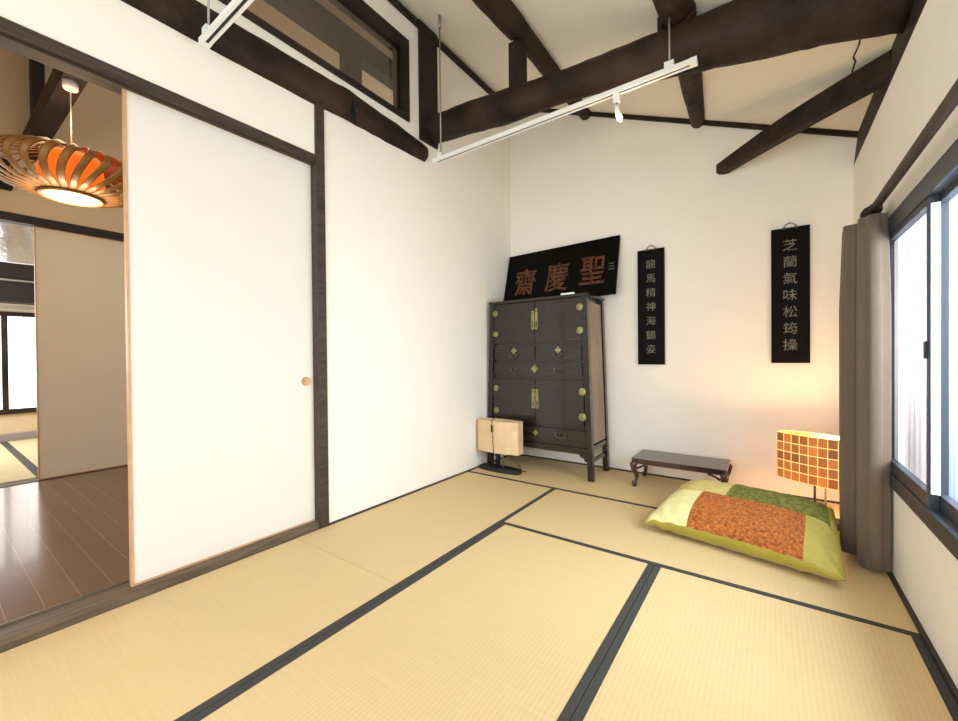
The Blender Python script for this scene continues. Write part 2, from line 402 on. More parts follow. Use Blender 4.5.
struct(MB().box(-8.0, XL-.14, YF+.16, YF+.3, -.06, 4.3).build('wall_rear', M['plaster2']))
trim(11, MB().box(XP-.08, XP+.02, YF+.3, 1.9, 2.095, 2.16), M['black_wood'], 'dark lintel of the far doorway')
trim(12, MB().box(XP-.1, XP+.02, YF+.3, 1.9, .01, .034), M['wood_y'], 'sill of the far doorway')
# the far wall with its bright window
b = MB(); XW = -7.5
b.box(XW-.1, XW, YF+.3, YB, -.06, .36); b.box(XW-.1, XW, YF+.3, YB, 1.60, 4.0); b.box(XW-.1, XW, 1.8, YB, .36, 1.60)
struct(b.build('wall_far', M['plaster2']), 'far wall with the bright window')
fw_ = struct(MB().box(XW-.05, XW-.04, YF+.3, 1.8, .40, 1.56).build('window_3', M['bright_pane']), 'bright daylit window of the far room')
b = MB(); b.box(XW-.04, XW+.03, YF+.3, 1.8, .36, .42); b.box(XW-.04, XW+.03, YF+.3, 1.8, 1.55, 1.60)
for yy in (-.3, .64, 1.25): b.box(XW-.04, XW+.02, yy-.025, yy+.025, .42, 1.55)
b.build('window_frame', M['wood'], fw_)
for yy in (.30, .80, 1.0): MB().box(XW-.045, XW-.035, yy-.006, yy+.006, .42, 1.55).build('glazing_bar', M['sheer'], fw_)
struct(MB().box(XW, XW+.02, YF+.3, YB, .03, .13).build('baseboard_far', M['sheer']))

# ------------------------------------------------------------------ sliding doors
def fusuma(n, X, y0, y1, z0, z1, paper, label, t=.022):
    d = struct(MB().box(X-t, X, y0+.004, y1-.004, z0+.008, z1-.008).build('door_%d' % n, paper), label)
    b = MB(); e = .009
    b.box(X-t-.003, X+.003, y0, y0+e, z0, z1); b.box(X-t-.003, X+.003, y1-e, y1, z0, z1)
    b.box(X-t-.003, X+.003, y0+e, y1-e, z0, z0+e); b.box(X-t-.003, X+.003, y0+e, y1-e, z1-e, z1)
    b.build('door_frame', M['tan_edge'], d)
    return d
d1 = fusuma(1, XL-.044, .527, 1.402, .037, 2.150, M['paper'], 'large white paper sliding door')
b = MB(); b.lathe([(.0, .001), (.018, .001), (.024, .004), (.026, .006), (.026, 0), (0.001, -.002)], 24); b.rot(PI/2, 'Y'); b.move((XL-.042, 1.333, .868)); b.build('door_pull', M['tan_edge'], d1)
fusuma(2, XP-.01, .578, 1.88, .034, 2.092, M['paper2'], 'beige paper sliding door across the hall')

# ------------------------------------------------------------------ tatami mats
HB = .028
def tatami(x0, x1, y0, y1, along, label, edges, grp='tatami mats of the main room'):
    r = root('tatami_mat', label, 'tatami mat', ((x0+x1)/2, (y0+y1)/2, -.055), grp)
    g = .0012
    a0, a1, c0, c1 = x0+g, x1-g, y0+g, y1-g
    # core
    MB().box(a0, a1, c0, c1, -.053, -.0004).build('rush_surface', M['tatami_'+along], r)
    for e in edges:
        if e == 'l': q = (a0, a0+HB, c0, c1)
        if e == 'r': q = (a1-HB, a1, c0, c1)
        if e == 'f': q = (a0, a1, c0, c0+HB)
        if e == 'b': q = (a0, a1, c1-HB, c1)
        MB().box(q[0], q[1], q[2], q[3], -.03, .0012).build('cloth_border', M['heri'], r)
    return r
XA, XB_ = -1.315, -.449
tatami(XL+.014, XA, -.52, 1.233, 'y', 'tatami mat in front of the sliding door, near the camera on the left', 'r')
tatami(XL+.014, XA, 1.233, 2.806, 'y', 'tatami mat along the bare left wall beyond the thin seam', 'r')
tatami(XA, XB_, .285, 2.045, 'y', 'tatami mat in the near middle, between the two long dark borders', 'lr')
tatami(XB_, XR-.014, .285, 2.045, 'y', 'tatami mat in the near right corner below the window', 'lr')
tatami(XA, XR-.014, 2.045, 2.806, 'x', 'tatami mat the front of the patchwork cushion lies on', 'f')
tatami(XL+.014, -.402, 2.806, YB-.014, 'x', 'tatami mat under the cabinet and the unlit lamp', 'f')
tatami(-.402, XR-.014, 2.806, YB-.014, 'x', 'tatami mat in the back right corner under the lit lamp', 'f')
tatami(XA, XR-.014, -.52, .285, 'x', 'nearest tatami mat at the bottom edge of the view', 'fb')
# far room mats
for (a, b_, c, d, l) in ((-6.18, -4.93, -.28, .61, 'far room tatami mat nearest the hall doorway on the left'), (-6.18, -4.93, .61, 1.5, 'far room tatami mat nearest the hall doorway on the right'),
                         (-7.44, -6.18, -.28, .61, 'far room tatami mat under the bright window on the left'), (-7.44, -6.18, .61, 1.5, 'far room tatami mat under the bright window on the right')):
    r = root('tatami_mat', l, 'tatami mat', ((a+b_)/2, (c+d)/2, .028), 'tatami mats of the far room')
    MB().box(a, b_, c+.03, d-.03, .0285, .04).build('rush_surface', M['tatami_olive'], r)
    MB().box(a, b_, c, c+.03, .0285, .041).build('cloth_border', M['heri'], r); MB().box(a, b_, d-.03, d, .0285, .041).build('cloth_border', M['heri'], r)

# ------------------------------------------------------------------ beams
def lerp_profile(tab, x):
    for (a, b) in zip(tab[:-1], tab[1:]):
        if a[0] <= x <= b[0]:
            t = (x - a[0]) / (b[0] - a[0]); return [p + (q - p) * t for p, q in zip(a[1:], b[1:])]
    return tab[-1][1:] if x > tab[-1][0] else tab[0][1:]
def wobbly_log(name, axis_pts, radii, n, label, m=None, sub=6, noise=.006, squash=None, seed=1, parent=None):
    rnd = random.Random(seed)
    pts, rad = [], []
    for i in range(len(axis_pts) - 1):
        for k in range(sub):
            t = k / sub; p = Vector(axis_pts[i]).lerp(Vector(axis_pts[i+1]), t)
            pts.append(p); rad.append(radii[i] + (radii[i+1] - radii[i]) * t)
    pts.append(Vector(axis_pts[-1])); rad.append(radii[-1])
    b = MB(); b.tube(pts, rad, n, squash=squash)
    for v in b.bm.verts: v.co += Vector((rnd.uniform(-1, 1), rnd.uniform(-1, 1), rnd.uniform(-1, 1))) * noise
    o = b.build(name, m or M['log'], parent)
    if parent is None: tag(o, label, 'beam')
    return o
tab = [(-2.19, 2.685, 2.880), (-1.80, 2.655, 2.86), (-1.52, 2.618, 2.83), (-1.07, 2.605, 2.785), (-.74, 2.568, 2.765), (-.29, 2.490, 2.740), (.08, 2.425, 2.72), (.30, 2.39, 2.70), (.50, 2.34, 2.66)]
ax = [((x), 2.40, (lo+hi)/2) for x, lo, hi in tab]; ra = [(hi-lo)/2 for x, lo, hi in tab]
wobbly_log('log_beam', ax, ra, 16, 'great dark curved log beam spanning the room from left wall to window wall', sub=5, noise=.004)
wobbly_log('log_beam', [(XL-.01, YF, 2.56), (XL-.01, .8, 2.57), (XL-.01, 1.4, 2.583), (XL-.01, 1.6, 2.592), (XL-.01, 2.0, 2.582), (XL-.01, 2.32, 2.57)], [.092, .095, .099, .098, .085, .064], 14, 'dark hewn log beam set along the left wall under the transom window', noise=.003, squash=(.75, 1), seed=3)
MB_p = MB().box(XL+.06, XL+.075, 1.60, 1.625, 2.455, 2.60); MB_p.tube([(XL+.068, 1.612, 2.54), (XL+.095, 1.612, 2.53)], .008, 8); 
tag(MB_p.build('iron_peg', M['dark_metal']), 'small iron peg hanging on the hewn log above the slender post', 'peg')
wobbly_log('ceiling_purlin', [(-1.345, 2.30, 3.160), (-1.35, 3.0, 3.170), (-1.355, YB, 3.195)], [.064, .058, .05], 12, 'rear purlin of the left pair, running to the back wall', noise=.002, seed=4)
wobbly_log('ceiling_purlin', [(-1.37, 1.0, 3.15), (-1.36, 2.0, 3.15), (-1.35, 2.33, 3.16)], [.080, .078, .076], 12, 'thicker front purlin of the left pair, jointed over the short post', noise=.002, seed=5)
wobbly_log('ceiling_purlin', [(-.375, 2.30, 2.775), (-.415, 3.0, 2.795), (-.452, YB, 2.82)], [.080, .066, .05], 12, 'rear purlin of the right pair, disappearing over the great log', noise=.002, seed=6)
wobbly_log('ceiling_purlin', [(-.40, 1.0, 2.78), (-.39, 2.0, 2.78), (-.385, 2.33, 2.78)], [.090, .088, .086], 12, 'thicker front purlin of the right pair, above the great log', noise=.002, seed=7)
tag(MB().box(-1.42, -1.335, 2.35, 2.45, 2.79, 3.10).build('short_post', M['wood'], bevel=.006), 'short square post standing on the great log under the left purlin', 'post')
tag(MB().box(-.49, -.42, 2.36, 2.44, 2.68, 2.82).build('short_post', M['wood'], bevel=.006), 'very short post on the great log under the right purlin', 'post')
# corner brace, hewn flat
b = MB()
P0, P1 = Vector((-.29, YB-.002, 2.405)), Vector((XR+.052, 2.712, 2.365))
dv = (P1 - P0); hv = Vector((dv.y, -dv.x, 0)).normalized()
secs = []
for i in range(9):
    t = i / 8; c = P0 + dv * t + Vector((0, 0, .018 * math.sin(PI * t)))
    hh = .040 + .022 * min(1, t * 2.2); ww = .05
    secs.append([c + hv*ww*sx + Vector((0, 0, hh*sz)) for sx, sz in ((-1, -.7), (-.6, -1), (.6, -1), (1, -.7), (1, .8), (.7, 1), (-.7, 1), (-1, .8))])
rings = [[b.bm.verts.new(p) for p in s_] for s_ in secs]
for i in range(8):
    for k in range(8): b.bm.faces.new([rings[i][k], rings[i][(k+1)%8], rings[i+1][(k+1)%8], rings[i+1][k]])
b.bm.faces.new(rings[0][::-1]); b.bm.faces.new(rings[-1])
tag(b.build('corner_brace', M['log']), 'dark hewn brace crossing the back right corner below the ceiling', 'beam')
b = MB(); b.tube([(.335, 2.52, 2.42), (.34, 2.60, 2.44), (.33, 2.66, 2.43), (.345, 2.72, 2.44), (.34, 2.78, 2.42)], .004, 6)
tag(b.build('black_cable', M['black_plastic']), 'short black cable from the great log to the corner brace', 'cable')

# hall beams
tag(MB().box(XP, XL-.14, .51, .61, 2.62, 2.76).build('hall_beam', M['wood']), 'dark beam over the pendant lamp in the hall', 'beam')
tag(MB().box(XP, XP+.12, .567, .638, 2.76, 4.0).build('hall_post', M['black_wood']), 'black post on the hall wall above the far lintel', 'post')
tag(MB().box(-3.06, -2.94, YF+.3, YB, 3.67, 3.86).build('hall_beam', M['wood']), 'dark beam of the hall seen through the transom window', 'beam')
tag(MB().box(-3.05, -2.95, 2.20, 2.36, 3.28, 3.67).build('hall_post', M['wood']), 'dark post of the hall seen through the transom window', 'post')
tag(MB().box(XW+.02, XW+.25, YF+.3, YB, 1.70, 2.20).build('far_beam', M['black_wood']), 'broad black beam above the bright window of the far room', 'beam')
tag(MB().tube([(XW+.27, YF+.3, 1.955), (XW+.27, YB, 1.955)], .012, 8).build('curtain_pole', M['grey_metal']), 'thin grey pole in front of the black far beam', 'pole')
b = MB(); b.box(XW+.25, XW+.28, YF+.3, 1.8, 1.615, 1.66)
tag(b.build('curtain_rail', M['grey_metal']), 'grey rail over the bright far window', 'rail')

tag(MB().box(XP, XP+.1, YF+.3, .46, 2.33, 2.54).build('hall_beam', M['log']), 'reddish dark beam at the left edge behind the pendant lamp', 'beam')
# silver flexible duct in the far room
b = MB(); pts, rad = [], []
for i in range(60):
    t = i / 59; p = Vector((-6.0, .30, 2.75)).lerp(Vector((-6.1, .62, 1.98)), t) + Vector((0, .10*math.sin(PI*t), 0))
    pts.append(p); rad.append(.155 + .012 * (i % 2) + .03*math.sin(t*9))
b.tube(pts, rad, 20)
tag(b.build('flexible_duct', M['duct']), 'crumpled silver foil duct hanging beyond the hall lintel', 'duct')

# ------------------------------------------------------------------ pendant lamp in the hall
PC = Vector((-3.30, .55, 2.075))
pl = root('pendant_lamp', 'round bent wood strip pendant lamp with orange inner shade in the hall', 'lamp', PC)
b = MB()
N = 30
for k in range(N):
    a = 2*PI*k/N
    pts = []
    for i in range(11):
        t = -1 + 2*i/10
        r = .13 + .235 * math.cos(t * PI/2) ** .62 if abs(t) < 1 else .13
        z = .118 * t
        aa = a + .16 * t
        pts.append(PC + Vector((r*math.cos(aa), r*math.sin(aa), z)))
    b.tube(pts, .011, 6, squash=(1.6, .25))
b.build('wood_strips', M['rattan'], pl)
for z in (-.125, .125):
    b = MB(); n = 40
    ring = [PC + Vector((.132*math.cos(2*PI*k/n), .132*math.sin(2*PI*k/n), z)) for k in range(n+1)]
    b.tube(ring, .008, 6); b.build('hoop', M['rattan'], pl)
b = MB(); b.lathe([(.118, -.11), (.136, -.05), (.142, 0), (.136, .05), (.118, .11)], 32, PC); b.build('inner_shade', M['orange_shade'], pl)
b = MB(); b.lathe([(.0, -.132), (.118, -.130), (.124, -.122), (.0, -.118)], 32, PC); b.build('diffuser', M['diffuser'], pl)
b = MB(); b.tube([PC + Vector((0, 0, .10)), PC + Vector((0, 0, .545))], .003, 6); b.build('cord', M['white_metal'], pl)
b = MB(); b.lathe([(.03, .50), (.035, .51), (.035, .545), (.02, .548)], 16, PC); b.build('ceiling_socket', M['white_metal'], pl)
point('pendant_lamp_light', PC - Vector((0, 0, .2)), 11, (1.0, .72, .42), .12)
point('pendant_lamp_light_up', PC + Vector((0, 0, .28)), 5, (1.0, .70, .40), .12)

# ------------------------------------------------------------------ lighting tracks
def track(y, x0, x1, z, rods, label):
    r = root('lighting_track', label, 'light track', ((x0+x1)/2, y, z), 'white ceiling lighting tracks')
    b = MB()
    h, wd = .012, .020
    b.box(x0, x1, y-wd, y-wd+.013, z-h, z+h); b.box(x0, x1, y+wd-.013, y+wd, z-h, z+h); b.box(x0, x1, y-wd+.013, y+wd-.013, z+h-.006, z+h)
    b.box(x0-.001, x0+.03, y-wd-.001, y+wd+.001, z-h-.001, z+h+.001); b.box(x1-.03, x1+.001, y-wd-.001, y+wd+.001, z-h-.001, z+h+.001)
    b.build('rail', M['white_metal'], r)
    b = MB(); b.box(x0+.031, x1-.031, y-wd+.014, y+wd-.014, z-h+.003, z-h+.006); b.build('slot_liner', M['dark_metal'], r)
    for xr in rods:
        zz = zc(xr)
        MB().box(xr-.022, xr+.022, y-.02, y+.02, z+h, z+h+.03).build('clip', M['white_metal'], r)
        b = MB(); b.tube([(xr, y, z+h+.02), (xr, y, zz)], .005, 8); b.build('hanging_rod', M['grey_metal'], r)
        MB().tube([(xr, y, zz-.09), (xr, y, zz)], .012, 10).build('rod_socket', M['grey_metal'], r)
    return r
track(2.24, -1.995, -.285, 2.432, (-1.93, -.408), 'white lighting track with the spotlight, hung in front of the great log')
track(.785, -2.085, -.30, 2.435, (-2.03, -.395), 'white lighting track near the camera, its end over the hewn log')
# spotlight on the far track
sx, sy_, sz_ = -.672, 2.24, 2.421
sp = root('spotlight', 'small white spotlight with a glowing bulb on the lighting track', 'spotlight', (sx, sy_, sz_))
MB().box(sx-.016, sx+.016, sy_-.014, sy_+.014, sz_-.05, sz_).build('adapter', M['white_metal'], sp, bevel=.003)
b = MB(); b.tube([(sx, sy_, sz_-.05), (sx, sy_, sz_-.07)], .006, 8); b.build('stem', M['grey_metal'], sp)
b = MB(); b.tube([(sx, sy_, sz_-.065), (sx+.002, sy_, sz_-.09), (sx+.008, sy_, sz_-.120)], [.012, .014, .014], 14); b.build('socket', M['white_metal'], sp)
b = MB(); b.tube([(sx+.008, sy_, sz_-.120), (sx+.012, sy_, sz_-.128), (sx+.017, sy_, sz_-.142), (sx+.022, sy_, sz_-.155)], [.009, .014, .015, .005], 14); b.build('bulb', M['bulb'], sp)
point('spotlight_glow', (sx+.04, sy_, sz_-.22), 2.0, (1.0, .82, .55), .03)

# ------------------------------------------------------------------ cabinet
CX, CYF, CYB, CH = -1.647, 3.12, 3.53, 1.50
cab = root('tansu_cabinet', 'tall dark lacquered cabinet with round brass hinges in the corner', 'cabinet', (CX, (CYF+CYB)/2, 0))
def hw(z): return .508 + (.462 - .508) * z / CH
L = M['lacquer']
def post(sx, y0, y1):
    b = MB(); w_ = .045
    bo = [(CX+sx*hw(0), y0, 0), (CX+sx*(hw(0)-w_), y0, 0), (CX+sx*(hw(0)-w_), y1, 0), (CX+sx*hw(0), y1, 0)]
    to = [(CX+sx*hw(CH), y0, CH-.01), (CX+sx*(hw(CH)-w_), y0, CH-.01), (CX+sx*(hw(CH)-w_), y1, CH-.01), (CX+sx*hw(CH), y1, CH-.01)]
    return b.hexa(bo, to).build('leg', L, cab, bevel=.004)
for sx in (-1, 1): post(sx, CYF, CYF+.045); post(sx, CYB-.045, CYB)
def trap(x_in, z0, z1, y0, y1):  # front board following the splay
    return MB().hexa([(CX-hw(z0)+x_in, y0, z0), (CX+hw(z0)-x_in, y0, z0), (CX+hw(z0)-x_in, y1, z0), (CX-hw(z0)+x_in, y1, z0)],
                     [(CX-hw(z1)+x_in, y0, z1), (CX+hw(z1)-x_in, y0, z1), (CX+hw(z1)-x_in, y1, z1), (CX-hw(z1)+x_in, y1, z1)])
trap(.03, .25, 1.48, CYF+.030, CYB-.01).build('body', L, cab)
for sx, nm in ((-1, 'side_panel'), (1, 'side_panel')):
    b = MB(); t = .026
    b.hexa([(CX+sx*(hw(.29)-t), CYF+.06, .29), (CX+sx*(hw(.29)-.008), CYF+.06, .29), (CX+sx*(hw(.29)-.008), CYB-.06, .29), (CX+sx*(hw(.29)-t), CYB-.06, .29)],
           [(CX+sx*(hw(1.44)-t), CYF+.06, 1.44), (CX+sx*(hw(1.44)-.008), CYF+.06, 1.44), (CX+sx*(hw(1.44)-.008), CYB-.06, 1.44), (CX+sx*(hw(1.44)-t), CYB-.06, 1.44)])
    b.build(nm, M['lacquer_side'], cab, bevel=.003)
    b = MB(); xo = hw(.15)
    b.box(CX+sx*(xo-.035), CX+sx*(xo-.012), CYF+.04, CYB-.04, .14, .165); b.box(CX+sx*(hw(.26)-.035), CX+sx*(hw(.26)-.006), CYF+.04, CYB-.04, .245, .275)
    b.build('side_stretcher', L, cab)
MB().box(CX-.470, CX+.470, CYF-.006, CYB+.004, 1.482, 1.503).build('top_board', L, cab, bevel=.004)
# shaped apron
b = MB()
pts = [(CX-.465, .255), (CX+.465, .255), (CX+.465, .150), (CX+.44, .150), (CX+.43, .175), (CX+.40, .185), (CX+.39, .205), (CX-.39, .205), (CX-.40, .185), (CX-.43, .175), (CX-.44, .150), (CX-.465, .150)]
b.prism(pts, 'y', CYF+.006, CYF+.03).build('apron', L, cab)
def xlim(z): return hw(z) - .048
def panel(xa, xb, z0, z1, name, th=.010):
    return MB().box(CX+xa, CX+xb, CYF+.004, CYF+.03, z0, z1).build(name, L, cab, bevel=.003)
def disc(x, z, r, parent, name, m='brass'):
    b = MB(); b.lathe([(0, 0), (r, 0), (r, .003), (r*.8, .005), (0.0, .005)], 24); b.rot(PI/2, 'X'); b.move((x, CYF+.004, z))
    b.box(x-.0018, x+.0018, CYF-.0035, CYF, z-r*.8, z+r*.8, 0)
    return b.build(name, M[m], parent)
def diamond(x, z, r, parent):
    b = MB(); pts = [(x + r*math.cos(a)*(1 if i % 2 == 0 else .62), z + r*math.sin(a)*(1 if i % 2 == 0 else .62)) for i, a in enumerate([k*PI/4 for k in range(8)])]
    b.prism(pts, 'y', CYF-.001, CYF+.004); return b.build('escutcheon', M['brass'], parent)
def bail(x, z, wd, parent, m='brass_dark'):
    b = MB(); pts = [(x + wd*math.cos(PI + PI*i/10), CYF-.012, z + .8*wd*math.sin(PI + PI*i/10)) for i in range(11)]
    b.tube(pts, .0035, 6)
    for s in (-1, 1): b.tube([(x+s*wd, CYF-.014, z), (x+s*wd, CYF+.006, z)], .007, 8)
    return b.build('bail_pull', M[m], parent)
def lockplate(x, z0, z1, parent, wd=.02):
    b = MB(); b.box(x-wd, x+wd, CYF-.003, CYF+.004, z0+(z1-z0)*.35, z1-.03)
    b.box(x-wd, x-wd*.35, CYF-.003, CYF+.004, z0, z0+(z1-z0)*.35); b.box(x+wd*.35, x+wd, CYF-.003, CYF+.004, z0, z0+(z1-z0)*.35)
    b.box(x-wd*.9, x+wd*.9, CYF-.004, CYF+.003, z1-.026, z1); b.box(x-wd, x+wd, CYF-.006, CYF-.002, z0-.012, z0+.006)
    return b.build('lock_plate', M['brass'], parent)
dl = panel(-xlim(1.3), -.003, 1.125, 1.472, 'door'); dr = panel(.003, xlim(1.3), 1.125, 1.472, 'door')
for z in (1.397, 1.208):
    disc(CX-.405, z, .027, dl, 'hinge_plate'); disc(CX+.405, z, .030, dr, 'hinge_plate')
lockplate(CX-.017, 1.245, 1.395, dl, .013); lockplate(CX+.017, 1.245, 1.415, dr, .013)
u1 = panel(-xlim(1.0)+.015, -.006, .975, 1.092, 'drawer'); u2 = panel(.006, xlim(1.0)-.015, .975, 1.092, 'drawer')
for d_, x in ((u1, CX-.21), (u2, CX+.215)):
    diamond(x, 1.052, .032, d_); bail(x, 1.020, .035, d_)
wd_ = panel(-xlim(.9)+.012, xlim(.9)-.012, .84, .945, 'drawer')
diamond(CX-.005, .895, .036, wd_); bail(CX-.21, .888, .03, wd_); bail(CX+.22, .890, .035, wd_)
ld = panel(-xlim(.6)+.008, -.003, .425, .80, 'door'); ld2 = panel(.003, xlim(.6)-.008, .425, .80, 'door')
for z in (.712, .508):
    disc(CX-.405, z, .028, ld, 'hinge_plate'); disc(CX+.422, z, .033, ld2, 'hinge_plate')
lockplate(CX-.018, .565, .72, ld, .014); lockplate(CX+.018, .565, .72, ld2, .014)
bd = panel(-xlim(.3)+.004, xlim(.3)-.004, .265, .395, 'drawer')
bail(CX+.235, .358, .045, bd); bail(CX-.235, .358, .045, bd); diamond(CX-.0, .345, .028, bd)

# ------------------------------------------------------------------ calligraphy board leaning on the cabinet
BX0, BX1 = -2.155, -1.050
b0 = Vector((BX0, 3.42, 1.506)); tilt = math.atan2(.135, .505)
H = .525
root_b = root('calligraphy_board', 'wide black board with three brown gold characters leaning on top of the cabinet', 'sign', ((BX0+BX1)/2, 3.43, 1.505))
def tiltpt(x, h, d=0.0):   # h up the board, d out of its face
    return Vector((x, 3.42 + h*math.sin(tilt) - d*math.cos(tilt), 1.5075 + h*math.cos(tilt) + d*math.sin(tilt)))
b = MB(); b.hexa([tiltpt(BX0, 0, 0), tiltpt(BX1, .014, 0), tiltpt(BX1, .014, -.02), tiltpt(BX0, 0, -.02)], [tiltpt(BX0, H, 0), tiltpt(BX1, H+.030, 0), tiltpt(BX1, H+.030, -.02), tiltpt(BX0, H, -.02)])
b.build('board', M['plaque'], root_b, bevel=.002)
def board_m(x, h, d=.002, rz=0, s=(1, 1)):
    R = Matrix.Rotation(PI/2 - tilt, 4, 'X')
    return Matrix.Translation(tiltpt(x, h, d)) @ R @ Matrix.Rotation(rz, 4, 'Z') @ Matrix.Diagonal((s[0], s[1], 1, 1))
text('character', '聖', .24, M['ink_brown'], root_b, board_m(-1.265, .255, s=(1, 1.25)), .003, .0022)
text('character', '慶', .24, M['ink_brown'], root_b, board_m(-1.60, .235, s=(1, 1.25)), .003, .0022)
text('character', '齋', .24, M['ink_brown'], root_b, board_m(-1.93, .225, s=(1, 1.2)), .003, .0022)
text('signature', '三', .07, M['ink'], root_b, board_m(-1.10, .27, s=(.9, 1.1)), .002, 0)
b = MB(); b.box(-1.405, -1.29, CYF+.006, CYF+.02, 1.5035, 1.520)
tag(b.build('white_card', M['white_card'], origin=(-1.347, CYF+.013, 1.5035)), 'small white card on the cabinet top edge below the middle character', 'card')

# ------------------------------------------------------------------ two hanging plaques
def plaque(x0, x1, z0, z1, chars, label, size):
    xc = (x0+x1)/2
    r = root('hanging_plaque', label, 'sign', (xc, YB, z0), 'calligraphy plaques on the back wall')
    MB().box(x0, x1, YB-.026, YB-.004, z0, z1).build('board', M['plaque'], r, bevel=.002)
    b = MB(); b.box(x1, x1+.002, YB-.025, YB-.005, z0, z1); b.box(x0-.002, x0, YB-.025, YB-.005, z0, z1)
    b.build('edge_strip', M['plaque_edge'], r)
    n = len(chars)
    for i, ch in enumerate(chars):
        z = z1 - (z1-z0) * (.085 + .86 * (i + .35) / n)
        Mx = Matrix.Translation((xc, YB-.0265, z)) @ Matrix.Rotation(PI/2, 4, 'X')
        text('character', ch, size, M['ink'], r, Mx, .001, 0)
    b = MB(); pts = [(xc + .034*math.cos(PI*k/8), YB-.012, z1 + .034*math.sin(PI*k/8)) for k in range(9)]
    b.tube(pts, .003, 6)
    for s in (-1, 1): b.tube([(xc+s*.034-.0*s, YB-.028, z1-.006), (xc+s*.034, YB-.012, z1+.004)], .008, 8)
    b.build('hanging_ring', M['brass_dark'], r)
    MB().tube([(xc, YB, z1+.033), (xc, YB-.02, z1+.036)], .003, 6).build('nail', M['dark_metal'], r)
plaque(-.905, -.699, .925, 1.879, '龍馬精神海鶴姿', 'left black calligraphy plaque hanging beside the cabinet', .080)
plaque(.009, .221, .938, 1.882, '芝蘭氣味松筠操', 'right black calligraphy plaque hanging near the curtain', .086)

# ------------------------------------------------------------------ lamps
def table_lamp(cx, cy, ang, wdt, dep, z0, z1, m_shade, label, lit, base_w):
    r = root('table_lamp', label, 'lamp', (cx, cy, 0))
    r_ang = ang
    def foot(n, w2, d2, cut=.68):
        """boat / lens outline truncated at both ends"""
        pts = []
        for i in range(n+1):
            t = -cut + 2*cut*i/n; pts.append((w2*t/cut, -d2*(1 - t*t)))
        for i in range(n+1):
            t = cut - 2*cut*i/n; pts.append((w2*t/cut, d2*(1 - t*t)))
        return pts
    T = lambda p, z: Vector((cx + p[0]*math.cos(r_ang) - p[1]*math.sin(r_ang), cy + p[0]*math.sin(r_ang) + p[1]*math.cos(r_ang), z))
    # shade: open top and bottom, with thickness
    out = foot(10, wdt/2, dep/2); inn = [(p[0]*.985, p[1]*.96) for p in out]
    bm = bmesh.new(); uv = bm.loops.layers.uv.new('UVMap')
    L_ = [0]
    for i in range(len(out)): L_.append(L_[-1] + (Vector(out[i]) - Vector(out[(i+1) % len(out)])).length)
    tot = L_[10]
    n = len(out)
    def ring(pts, z): return [bm.verts.new(T(p, z)) for p in pts]
    o0, o1, i0, i1 = ring(out, z0), ring(out, z1), ring(inn, z0), ring(inn, z1)
    for i in range(n):
        j = (i+1) % n
        f = bm.faces.new([o0[i], o0[j], o1[j], o1[i]])
        for lp, (u, v) in zip(f.loops, ((L_[i]/tot, 0), (L_[i+1]/tot, 0), (L_[i+1]/tot, 1), (L_[i]/tot, 1))): lp[uv].uv = (u, v)
        f = bm.faces.new([i0[i], i1[i], i1[j], i0[j]])
        for lp, (u, v) in zip(f.loops, ((L_[i]/tot, 0), (L_[i]/tot, 1), (L_[i+1]/tot, 1), (L_[i+1]/tot, 0))): lp[uv].uv = (u, v)
        bm.faces.new([o0[i], i0[i], i0[j], o0[j]]); bm.faces.new([o1[i], o1[j], i1[j], i1[i]])
    b = MB(); b.bm.free(); b.bm = bm
    b.build('lamp_shade', m_shade, r)
    # base
    bo = foot(10, base_w/2, .062)
    b = MB(); b.hexa([T(p, .001) for p in bo], [T((p[0]*.97, p[1]*.97), .036) for p in bo]); b.build('base', M['black_wood'], r, bevel=.004)
    b = MB()
    b.tube([T((-.022, 0), .028), T((-.022, 0), z0+.10)], .006 if lit else .022, 12)
    b.build('stem', M['black_wood'], r)
    MB().tube([T((.03, 0), .028), T((.03, 0), z0+.16)], .005, 8).build('metal_rod', M['grey_metal'], r)
    MB().tube([T((0, 0), z0+.10), T((0, 0), z0+.14)], .02, 12).build('socket', M['dark_metal'], r)
    b = MB(); b.lathe([(.01, 0), (.026, .02), (.03, .045), (.022, .07), (.004, .082)], 16, T((0, 0), z0+.13)); b.build('bulb', M['bulb'] if lit else M['white_card'], r)
    b = MB(); b.tube([T((-wdt*.44, 0), z0+.125), T((wdt*.44, 0), z0+.125)], .003, 6); b.build('shade_bar', M['dark_metal'], r)
    return r, T
lr, T1 = table_lamp(-1.925, 2.985, .0, .415, .155, .170, .445, M['shell_off'], 'unlit table lamp with cream panelled shade in front of the cabinet', False, .40)
b = MB(); b.tube([T1((-.03, -.0), .47), T1((-.03, -.083), .452), T1((-.028, -.088), .40), T1((-.02, -.086), .30), T1((-.012, -.084), .165), T1((.01, -.05), .12)], .0028, 6)
b.build('cord', M['black_plastic'], lr)
MB().tube([T1((-.028, -.089), .41), T1((-.024, -.089), .352)], .008, 8).build('switch', M['black_plastic'], lr)
b = MB(); b.tube([T1((.08, .02), .15), T1((.12, .06), .09), T1((.16, .06), .05), T1((.18, .07), .01), T1((.21, .09), .006)], .003, 6)
b.build('power_cord', M['black_plastic'], lr)
l2, T2 = table_lamp(.235, 3.12, -.42, .40, .17, .235, .515, M['shell_lit'], 'lit table lamp with glowing amber checkered shade behind the cushion', True, .34)
point('lit_lamp_up', T2((0, .0), .47), 8, (1.0, .66, .36), .03)
point('lit_lamp_down', T2((0, .0), .27), 9, (1.0, .66, .38), .03)

